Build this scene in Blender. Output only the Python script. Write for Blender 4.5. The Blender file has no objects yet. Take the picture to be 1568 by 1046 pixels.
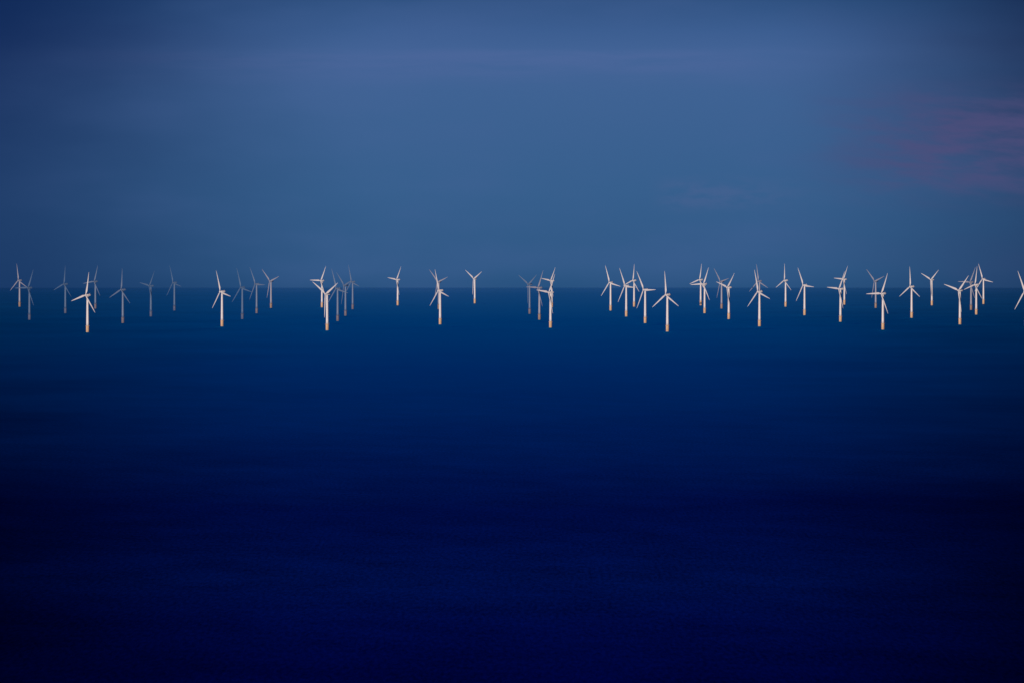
import bpy, math, random
from mathutils import Vector
random.seed(4)
sc = bpy.context.scene
sc.view_settings.view_transform = 'Standard'
sc.view_settings.look = 'None'
sc.view_settings.exposure = 0

# ------------------------------------------------------------- constants (metres)
R = 7.4e6          # effective earth radius incl. refraction
H = 259.0          # headland height
F = 13660.0        # focal length in px for a 1568 px wide picture
HUB = 90.0
BLADE = 59.0
YAW = math.radians(55)   # rotors turned away from viewer

def lin(c):
    return tuple(((v/255)/12.92 if v/255 <= .04045 else ((v/255+.055)/1.055)**2.4) for v in c) + (1,)

# ------------------------------------------------------------- node helpers
class NT:
    def __init__(s, nt): s.nt = nt
    def n(s, t, **k):
        nd = s.nt.nodes.new(t)
        for a, b in k.items(): setattr(nd, a, b)
        return nd
    def put(s, sock, v):
        if isinstance(v, bpy.types.NodeSocket): s.nt.links.new(v, sock)
        else: sock.default_value = v
    def m(s, op, a, b=0.0, c=0.0, clamp=False):
        nd = s.n('ShaderNodeMath', operation=op); nd.use_clamp = clamp
        for i, v in enumerate((a, b, c)): s.put(nd.inputs[i], v)
        return nd.outputs[0]
    def ramp(s, f, stops):
        nd = s.n('ShaderNodeValToRGB'); s.put(nd.inputs[0], f)
        e = nd.color_ramp.elements
        while len(e) > 1: e.remove(e[-1])
        e[0].position, e[0].color = stops[0]
        for p, c in stops[1:]:
            x = e.new(p); x.color = c
        return nd.outputs[0]
    def mix(s, f, a, b, bt='MIX'):
        nd = s.n('ShaderNodeMix', data_type='RGBA', blend_type=bt)
        s.put(nd.inputs[0], f); s.put(nd.inputs[6], a); s.put(nd.inputs[7], b)
        return nd.outputs[2]
    def comb(s, x, y, z):
        nd = s.n('ShaderNodeCombineXYZ')
        for i, v in enumerate((x, y, z)): s.put(nd.inputs[i], v)
        return nd.outputs[0]
    def noise(s, vec, scale, detail=4, rough=.55):
        nd = s.n('ShaderNodeTexNoise'); s.put(nd.inputs['Vector'], vec)
        nd.inputs['Scale'].default_value = scale; nd.inputs['Detail'].default_value = detail
        nd.inputs['Roughness'].default_value = rough
        return nd.outputs[0]
    def step(s, v, a, b):
        nd = s.n('ShaderNodeMapRange', interpolation_type='SMOOTHSTEP')
        s.put(nd.inputs[0], v); nd.inputs[1].default_value = a; nd.inputs[2].default_value = b
        return nd.outputs[0]

# ------------------------------------------------------------- sun
SUN_EL = math.radians(6)
SUN_AZ = math.radians(200)      # clockwise from +Y
sd = Vector((math.sin(SUN_AZ)*math.cos(SUN_EL), math.cos(SUN_AZ)*math.cos(SUN_EL), math.sin(SUN_EL)))
sl = bpy.data.lights.new('sun', 'SUN'); sl.energy = 3.1; sl.angle = math.radians(.5); sl.color = (1, .82, .69)
so = bpy.data.objects.new('sun', sl); sc.collection.objects.link(so)
so.rotation_euler = sd.to_track_quat('Z', 'Y').to_euler()

# ------------------------------------------------------------- world / sky
w = bpy.data.worlds.new('World'); sc.world = w; w.use_nodes = True
w.node_tree.nodes.clear(); g = NT(w.node_tree)
tc = g.n('ShaderNodeTexCoord').outputs['Generated']
sp = g.n('ShaderNodeSeparateXYZ'); g.put(sp.inputs[0], tc)
dx, dy, dz = sp.outputs
# elevation in degrees above the visible sea horizon
el = g.m('MULTIPLY', g.m('ADD', dz, .00837), 57.3)
az = g.m('MULTIPLY', g.m('ARCTAN2', dx, dy), 57.3)      # degrees, + to the right
low = g.ramp(g.m('DIVIDE', el, 2.5, clamp=True), [
    (0.0, lin((36, 80, 126))), (.05, lin((44, 87, 133))), (.25, lin((52, 94, 141))), (.5, lin((60, 97, 147))),
    (.60, lin((64, 98, 150))), (.66, lin((57, 92, 144))), (.74, lin((42, 79, 128))), (1.0, lin((34, 70, 118)))])
high = g.ramp(g.m('DIVIDE', el, 90.0, clamp=True), [
    (0.0, lin((40, 74, 124))), (.06, lin((24, 72, 142))), (.25, lin((16, 70, 148))), (1.0, lin((12, 60, 136)))])
sky = g.mix(g.step(el, 1.8, 4.0), low, high)
# thin stratus streaks
wob = g.m('MULTIPLY', g.m('SUBTRACT', g.noise(g.comb(az, 0.0, 2.0), .9, 2), .5), .08)
els = g.m('ADD', el, wob)
st = g.noise(g.comb(g.m('MULTIPLY', az, .8), g.m('MULTIPLY', els, 9.0), 3.0), 1.0, 4, .6)
band = g.m('MULTIPLY', g.step(els, 1.25, 1.47), g.step(els, 1.55, 1.49))
bandx = g.m('MULTIPLY', g.step(az, -3.6, -1.5), g.step(az, 2.6, .8))
sm = g.m('MULTIPLY', g.m('MULTIPLY', g.step(st, .30, .62), band), bandx)
sky = g.mix(g.m('MULTIPLY', sm, .6), sky, lin((76, 102, 155)))
st2 = g.noise(g.comb(g.m('MULTIPLY', az, .6), g.m('MULTIPLY', el, 2.0), 11.0), 1.0, 3, .5)
sky = g.mix(g.m('MULTIPLY', g.step(st2, .42, .75), .28), sky, lin((70, 98, 152)))
# small pale puff
pn = g.noise(g.comb(g.m('MULTIPLY', az, 5.0), g.m('MULTIPLY', el, 14.0), 8.0), 1.0, 3, .5)
px = g.m('MULTIPLY', g.step(az, .85, 1.1), g.step(az, 2.2, 1.2))
py = g.m('MULTIPLY', g.step(el, .44, .60), g.step(el, .76, .60))
sky = g.mix(g.m('MULTIPLY', g.m('MULTIPLY', g.step(pn, .30, .65), g.m('MULTIPLY', px, py)), .42), sky, lin((78, 98, 146)))
# lens vignette painted into the sky colour, darker to both sides
az2 = g.m('ADD', az, g.m('MULTIPLY', g.m('SUBTRACT', st2, .5), .9))
up = g.step(el, .2, 2.0)
dl = g.m('MULTIPLY', g.step(az2, -.7, -3.7), g.m('ADD', g.m('MULTIPLY', up, .28), .68))
dr = g.m('MULTIPLY', g.step(az2, 1.5, 4.1), g.m('ADD', g.m('MULTIPLY', up, .42), .58))
sky = g.mix(dl, sky, lin((0, 33, 84)))
sky = g.mix(dr, sky, lin((4, 27, 68)))
# dim pink wisps on the right
wn = g.noise(g.comb(g.m('MULTIPLY', az, 2.2), g.m('MULTIPLY', g.m('ADD', el, g.m('MULTIPLY', az, .06)), 10.0), 5.0), 1.0, 4, .55)
wx = g.m('MULTIPLY', g.step(az, 1.7, 2.8), g.step(az, 4.2, 3.2))
wy = g.m('MULTIPLY', g.step(el, .45, .80), g.step(el, 1.4, 1.05))
wm_ = g.m('MULTIPLY', g.m('ADD', g.m('MULTIPLY', g.step(wn, .33, .66), .75), .25), g.m('MULTIPLY', wx, wy))
sky = g.mix(g.m('MULTIPLY', wm_, .75), sky, lin((78, 76, 122)))
bg1 = g.n('ShaderNodeBackground'); g.put(bg1.inputs[0], sky); bg1.inputs[1].default_value = 1.0
ns = g.n('ShaderNodeTexSky', sky_type='NISHITA'); ns.sun_disc = False
ns.sun_elevation = SUN_EL; ns.sun_rotation = SUN_AZ
va = g.n('ShaderNodeVectorMath', operation='ADD'); g.put(va.inputs[0], tc); va.inputs[1].default_value = (0, 0, .03)
g.put(ns.inputs[0], va.outputs[0])
bg2 = g.n('ShaderNodeBackground'); g.put(bg2.inputs[0], ns.outputs[0]); bg2.inputs[1].default_value = .001
ad = g.n('ShaderNodeAddShader'); g.put(ad.inputs[0], bg1.outputs[0]); g.put(ad.inputs[1], bg2.outputs[0])
wo = g.n('ShaderNodeOutputWorld'); g.put(wo.inputs[0], ad.outputs[0])

# ------------------------------------------------------------- sea (curved sheet)
rings = [0.0] + [100*1.06**i for i in range(200) if 100*1.06**i < 14000]
r = rings[-1]
while r < 80000:
    r += 700; rings.append(r)
NS = 720
verts = [(0, 0, 0)]; faces = []
for rr in rings[1:]:
    for k in range(NS):
        a = 2*math.pi*k/NS
        verts.append((rr*math.sin(a), rr*math.cos(a), -rr*rr/(2*R)))
for k in range(NS): faces.append((0, 1+(k+1) % NS, 1+k))
for i in range(len(rings)-2):
    b = 1+i*NS; c = b+NS
    for k in range(NS):
        k2 = (k+1) % NS
        faces.append((b+k, b+k2, c+k2, c+k))
me = bpy.data.meshes.new('sea'); me.from_pydata(verts, [], faces); me.update()
me.polygons.foreach_set('use_smooth', [True]*len(me.polygons))
sea = bpy.data.objects.new('sea', me); sc.collection.objects.link(sea)
mt = bpy.data.materials.new('sea_water'); mt.use_nodes = True; mt.node_tree.nodes.clear(); g = NT(mt.node_tree)
pos = g.n('ShaderNodeNewGeometry').outputs['Position']
sp = g.n('ShaderNodeSeparateXYZ'); g.put(sp.inputs[0], pos)
X, Y, Z = sp.outputs
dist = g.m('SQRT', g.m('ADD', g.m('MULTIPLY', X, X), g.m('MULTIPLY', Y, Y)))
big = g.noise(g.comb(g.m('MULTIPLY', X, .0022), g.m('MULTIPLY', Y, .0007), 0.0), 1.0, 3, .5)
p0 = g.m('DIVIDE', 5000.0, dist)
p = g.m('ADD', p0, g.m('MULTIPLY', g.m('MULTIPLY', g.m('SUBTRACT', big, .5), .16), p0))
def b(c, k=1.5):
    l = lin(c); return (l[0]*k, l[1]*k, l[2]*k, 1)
col = g.ramp(p, [  # falloff of sky reflection towards the viewer, painted into the water colour
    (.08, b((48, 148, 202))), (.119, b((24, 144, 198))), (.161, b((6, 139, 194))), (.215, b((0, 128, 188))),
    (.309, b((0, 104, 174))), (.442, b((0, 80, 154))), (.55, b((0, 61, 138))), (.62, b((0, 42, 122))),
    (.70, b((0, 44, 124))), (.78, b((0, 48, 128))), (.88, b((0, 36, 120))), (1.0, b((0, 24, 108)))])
# lens vignette painted into the sea colour either side of the lane
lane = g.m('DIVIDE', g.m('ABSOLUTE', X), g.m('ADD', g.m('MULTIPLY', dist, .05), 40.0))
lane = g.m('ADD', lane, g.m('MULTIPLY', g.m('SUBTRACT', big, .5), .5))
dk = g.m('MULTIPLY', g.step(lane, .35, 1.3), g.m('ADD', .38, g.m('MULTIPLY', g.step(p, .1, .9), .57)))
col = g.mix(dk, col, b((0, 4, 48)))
# wind ripples, swell streaks
wv = g.noise(g.comb(g.m('MULTIPLY', X, .36), g.m('MULTIPLY', Y, .03), 0.0), 1.0, 4, .7)
wv2 = g.noise(g.comb(g.m('MULTIPLY', X, .012), g.m('MULTIPLY', g.m('ADD', Y, g.m('MULTIPLY', X, .9)), .0045), 4.0), 1.0, 4, .6)
near = g.step(p, .15, .8)
amp = g.m('ADD', 1.0, g.m('MULTIPLY', near, g.m('ADD', g.m('MULTIPLY', g.m('SUBTRACT', wv, .5), 2.2), g.m('MULTIPLY', g.m('SUBTRACT', wv2, .5), .9))))
amp = g.m('MAXIMUM', amp, .1)
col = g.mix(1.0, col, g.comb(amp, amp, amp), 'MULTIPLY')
bump = g.n('ShaderNodeBump'); bump.inputs['Strength'].default_value = .25; bump.inputs['Distance'].default_value = 1.0
g.put(bump.inputs['Height'], wv)
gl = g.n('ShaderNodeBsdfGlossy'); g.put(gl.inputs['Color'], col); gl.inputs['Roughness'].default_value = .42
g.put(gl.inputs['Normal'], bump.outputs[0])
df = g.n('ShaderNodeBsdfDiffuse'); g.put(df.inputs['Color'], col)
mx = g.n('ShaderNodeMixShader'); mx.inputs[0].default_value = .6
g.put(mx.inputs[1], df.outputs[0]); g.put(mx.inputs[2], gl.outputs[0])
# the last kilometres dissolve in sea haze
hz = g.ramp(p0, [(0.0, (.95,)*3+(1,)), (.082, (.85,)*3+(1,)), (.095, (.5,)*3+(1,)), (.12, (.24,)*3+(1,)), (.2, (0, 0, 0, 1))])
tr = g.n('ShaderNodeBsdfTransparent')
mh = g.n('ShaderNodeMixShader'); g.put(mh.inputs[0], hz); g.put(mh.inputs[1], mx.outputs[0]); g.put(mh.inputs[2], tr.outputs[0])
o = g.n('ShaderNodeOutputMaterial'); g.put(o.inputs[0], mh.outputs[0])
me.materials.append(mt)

# ------------------------------------------------------------- turbine materials
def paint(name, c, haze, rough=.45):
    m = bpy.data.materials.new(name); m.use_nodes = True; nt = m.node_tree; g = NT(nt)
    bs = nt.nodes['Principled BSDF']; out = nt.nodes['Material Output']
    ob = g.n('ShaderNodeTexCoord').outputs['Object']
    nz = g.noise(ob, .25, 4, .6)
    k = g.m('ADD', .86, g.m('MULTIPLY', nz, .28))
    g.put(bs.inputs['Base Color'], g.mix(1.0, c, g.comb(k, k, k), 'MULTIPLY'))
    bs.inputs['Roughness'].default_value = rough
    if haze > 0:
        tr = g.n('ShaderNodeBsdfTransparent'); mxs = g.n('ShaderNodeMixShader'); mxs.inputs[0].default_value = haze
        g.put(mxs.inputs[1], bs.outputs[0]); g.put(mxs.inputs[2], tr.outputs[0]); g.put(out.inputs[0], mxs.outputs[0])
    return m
MATS = {}
for lv, (hz_, wc, yc) in enumerate([  # levels above zero: haze and dimming painted into darker, bluer copies
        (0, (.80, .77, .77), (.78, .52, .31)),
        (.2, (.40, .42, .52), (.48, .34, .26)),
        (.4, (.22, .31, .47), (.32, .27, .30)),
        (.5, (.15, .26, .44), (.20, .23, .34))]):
    MATS[lv] = (paint('turbine_paint_haze_%d' % lv, wc+(1,), hz_), paint('foundation_paint_haze_%d' % lv, yc+(1,), hz_, .6))

# ------------------------------------------------------------- turbine meshes
def revolve(profile, n=20, axis='Z'):
    v, f = [], []
    for (rr, z) in profile:
        for k in range(n):
            a = 2*math.pi*k/n
            q = (rr*math.cos(a), rr*math.sin(a), z)
            if axis == 'Y': q = (q[0], -q[2], q[1])
            v.append(q)
    for i in range(len(profile)-1):
        for k in range(n):
            k2 = (k+1) % n
            f.append((i*n+k, i*n+k2, (i+1)*n+k2, (i+1)*n+k))
    f.append(tuple(range(n))[::-1]); f.append(tuple((len(profile)-1)*n+k for k in range(n)))
    return v, f
def mesh(name, vf, mat, smooth=True):
    m = bpy.data.meshes.new(name); m.from_pydata(vf[0], [], vf[1]); m.update()
    if smooth: m.polygons.foreach_set('use_smooth', [len(pp.vertices) == 4 for pp in m.polygons])
    m.materials.append(mat); return m
def merge(*parts):
    v, f = [], []
    for pv, pf in parts:
        o_ = len(v); v += list(pv); f += [tuple(i+o_ for i in q) for q in pf]
    return v, f
def box(x0, x1, y0, y1, z0, z1):
    v = [(x, y, z) for x in (x0, x1) for y in (y0, y1) for z in (z0, z1)]
    return v, [(0, 1, 3, 2), (4, 6, 7, 5), (0, 4, 5, 1), (2, 3, 7, 6), (0, 2, 6, 4), (1, 5, 7, 3)]

tower_vf = revolve([(3.3, 15.3), (3.3, 22), (3.1, 40), (2.8, 62), (2.4, 84), (2.2, HUB-2.4)], 24)
tp_vf = revolve([(3.8, -6), (3.8, 13.4), (3.5, 14.5)], 24)
plat = revolve([(3.35, 14.5), (4.9, 14.6), (4.9, 15.0), (3.35, 15.25)], 24)
rails = []
for k in range(12):
    a = 2*math.pi*k/12; x, y = 4.75*math.cos(a), 4.75*math.sin(a)
    rails.append(box(x-.06, x+.06, y-.06, y+.06, 15.0, 16.2))
lad = [box(-.9, -.7, -4.4, -4.1, -2, 14.3), box(.7, .9, -4.4, -4.1, -2, 14.3)]
plat_vf = merge(plat, *rails)
boat_vf = merge(*lad, *[box(-.7, .7, -4.3, -4.2, z, z+.12) for z in range(-1, 14, 1)])
def nacelle():
    v, f = [], []
    secs = [(-4.2, 1.5, 1.5, 0), (-3.6, 2.1, 2.1, 0), (-1, 2.4, 2.6, .1), (5, 2.4, 2.65, .15), (8.6, 2.1, 2.3, .25), (9.4, 1.3, 1.4, .4)]
    n = 16
    for (y, rx, rz, oz) in secs:
        for k in range(n):
            a = 2*math.pi*k/n; c, s = math.cos(a), math.sin(a)
            v.append((math.copysign(abs(c)**.5, c)*rx, y, oz+math.copysign(abs(s)**.5, s)*rz))
    for i in range(len(secs)-1):
        for k in range(n):
            k2 = (k+1) % n; f.append((i*n+k, (i+1)*n+k, (i+1)*n+k2, i*n+k2))
    f.append(tuple(range(n))); f.append(tuple((len(secs)-1)*n+k for k in range(n))[::-1])
    return merge((v, f), box(-.08, .08, 6.5, 6.7, 2.7, 4.6), box(-1, 1, 6.0, 6.15, 2.7, 3.7))
nac_vf = nacelle()
hub_vf = revolve([(1.85, -1.7), (2.1, -.6), (2.05, .6), (1.7, 1.6), (1.1, 2.4), (.3, 2.8)], 20, 'Y')
def blade():
    v, f = [], []
    st_ = [(0, 2.3, 2.3, 0), (.04, 2.4, 2.1, 2), (.10, 4.2, 1.8, 14), (.18, 5.6, 1.5, 13), (.30, 5.0, 1.1, 9), (.45, 4.2, .8, 6),
           (.60, 3.4, .6, 4), (.75, 2.6, .45, 2), (.88, 1.8, .3, 0), (.96, 1.2, .18, -1), (1.0, .4, .1, -1)]
    n = 12
    for (t, ch, th, tw) in st_:
        tw = math.radians(tw)
        for k in range(n):
            a = 2*math.pi*k/n
            x = ch*(.5*math.cos(a)+.18*min(1, t*8)); y = th*.5*math.sin(a)*(1+.5*math.cos(a)*min(1, t*8))
            bend = -1.6*t*t
            v.append((x*math.cos(tw)-y*math.sin(tw), x*math.sin(tw)+y*math.cos(tw)+bend, 1.2+t*(BLADE-1.2)))
    for i in range(len(st_)-1):
        for k in range(n):
            k2 = (k+1) % n; f.append((i*n+k, i*n+k2, (i+1)*n+k2, (i+1)*n+k))
    f.append(tuple(range(n))[::-1]); f.append(tuple((len(st_)-1)*n+k for k in range(n)))
    return v, f
blade_vf = blade()
MESH = {}
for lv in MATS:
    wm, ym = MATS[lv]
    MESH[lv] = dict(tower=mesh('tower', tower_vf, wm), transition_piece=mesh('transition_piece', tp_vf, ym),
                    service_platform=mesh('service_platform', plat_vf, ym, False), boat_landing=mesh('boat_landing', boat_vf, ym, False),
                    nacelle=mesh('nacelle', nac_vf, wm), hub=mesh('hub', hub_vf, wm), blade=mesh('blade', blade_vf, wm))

def solve_dist(dy):
    lo, hi = 2000., 61000.
    for _ in range(60):
        m_ = (lo+hi)/2
        if (math.sqrt(H/m_)-math.sqrt(m_/(2*R)))**2*F > dy: lo = m_
        else: hi = m_
    return lo

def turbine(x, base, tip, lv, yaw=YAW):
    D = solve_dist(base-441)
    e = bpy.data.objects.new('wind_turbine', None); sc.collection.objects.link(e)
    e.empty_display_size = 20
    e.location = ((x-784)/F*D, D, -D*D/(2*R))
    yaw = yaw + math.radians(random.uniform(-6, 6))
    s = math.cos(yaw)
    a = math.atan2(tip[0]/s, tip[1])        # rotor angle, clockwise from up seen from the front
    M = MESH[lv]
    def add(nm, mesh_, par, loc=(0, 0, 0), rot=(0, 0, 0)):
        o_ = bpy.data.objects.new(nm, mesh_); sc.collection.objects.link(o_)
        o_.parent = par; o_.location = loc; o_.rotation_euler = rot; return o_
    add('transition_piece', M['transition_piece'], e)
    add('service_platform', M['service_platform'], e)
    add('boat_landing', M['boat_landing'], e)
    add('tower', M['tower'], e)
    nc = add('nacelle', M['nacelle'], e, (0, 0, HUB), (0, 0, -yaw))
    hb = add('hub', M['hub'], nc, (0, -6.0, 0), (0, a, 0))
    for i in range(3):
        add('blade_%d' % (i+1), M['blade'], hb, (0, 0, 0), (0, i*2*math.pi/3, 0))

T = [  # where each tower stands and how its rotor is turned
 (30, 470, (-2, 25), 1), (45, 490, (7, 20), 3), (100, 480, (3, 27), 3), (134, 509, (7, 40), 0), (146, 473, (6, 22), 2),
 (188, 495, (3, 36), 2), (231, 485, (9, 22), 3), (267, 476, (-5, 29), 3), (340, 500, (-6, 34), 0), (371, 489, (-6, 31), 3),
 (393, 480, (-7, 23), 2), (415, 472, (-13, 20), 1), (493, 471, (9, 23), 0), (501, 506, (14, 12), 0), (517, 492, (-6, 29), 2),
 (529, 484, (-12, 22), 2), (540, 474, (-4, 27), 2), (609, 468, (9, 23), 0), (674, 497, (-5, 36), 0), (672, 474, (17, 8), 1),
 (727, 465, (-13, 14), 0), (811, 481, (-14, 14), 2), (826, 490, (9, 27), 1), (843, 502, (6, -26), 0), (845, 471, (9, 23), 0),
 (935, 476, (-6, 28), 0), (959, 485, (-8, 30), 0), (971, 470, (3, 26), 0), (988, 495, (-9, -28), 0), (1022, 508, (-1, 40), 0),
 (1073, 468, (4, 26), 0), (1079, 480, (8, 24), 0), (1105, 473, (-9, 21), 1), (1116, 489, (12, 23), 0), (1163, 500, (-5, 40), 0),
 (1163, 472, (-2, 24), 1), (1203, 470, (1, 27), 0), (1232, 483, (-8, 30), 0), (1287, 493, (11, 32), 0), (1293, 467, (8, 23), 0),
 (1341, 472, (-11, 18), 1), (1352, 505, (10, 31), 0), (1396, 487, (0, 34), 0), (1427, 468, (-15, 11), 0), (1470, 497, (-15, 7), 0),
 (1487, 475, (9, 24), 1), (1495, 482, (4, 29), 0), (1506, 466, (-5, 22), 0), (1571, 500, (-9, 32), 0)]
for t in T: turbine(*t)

# ------------------------------------------------------------- camera
cd = bpy.data.cameras.new('camera'); cam = bpy.data.objects.new('camera', cd); sc.collection.objects.link(cam)
cam.location = (0, 0, H)
pitch = math.sqrt(2*H/R) + 82/F
cam.rotation_euler = (math.pi/2-pitch, 0, 0)
cd.sensor_width = 36; cd.lens = F/1568*36
cd.clip_start = 10; cd.clip_end = 200000
sc.camera = cam
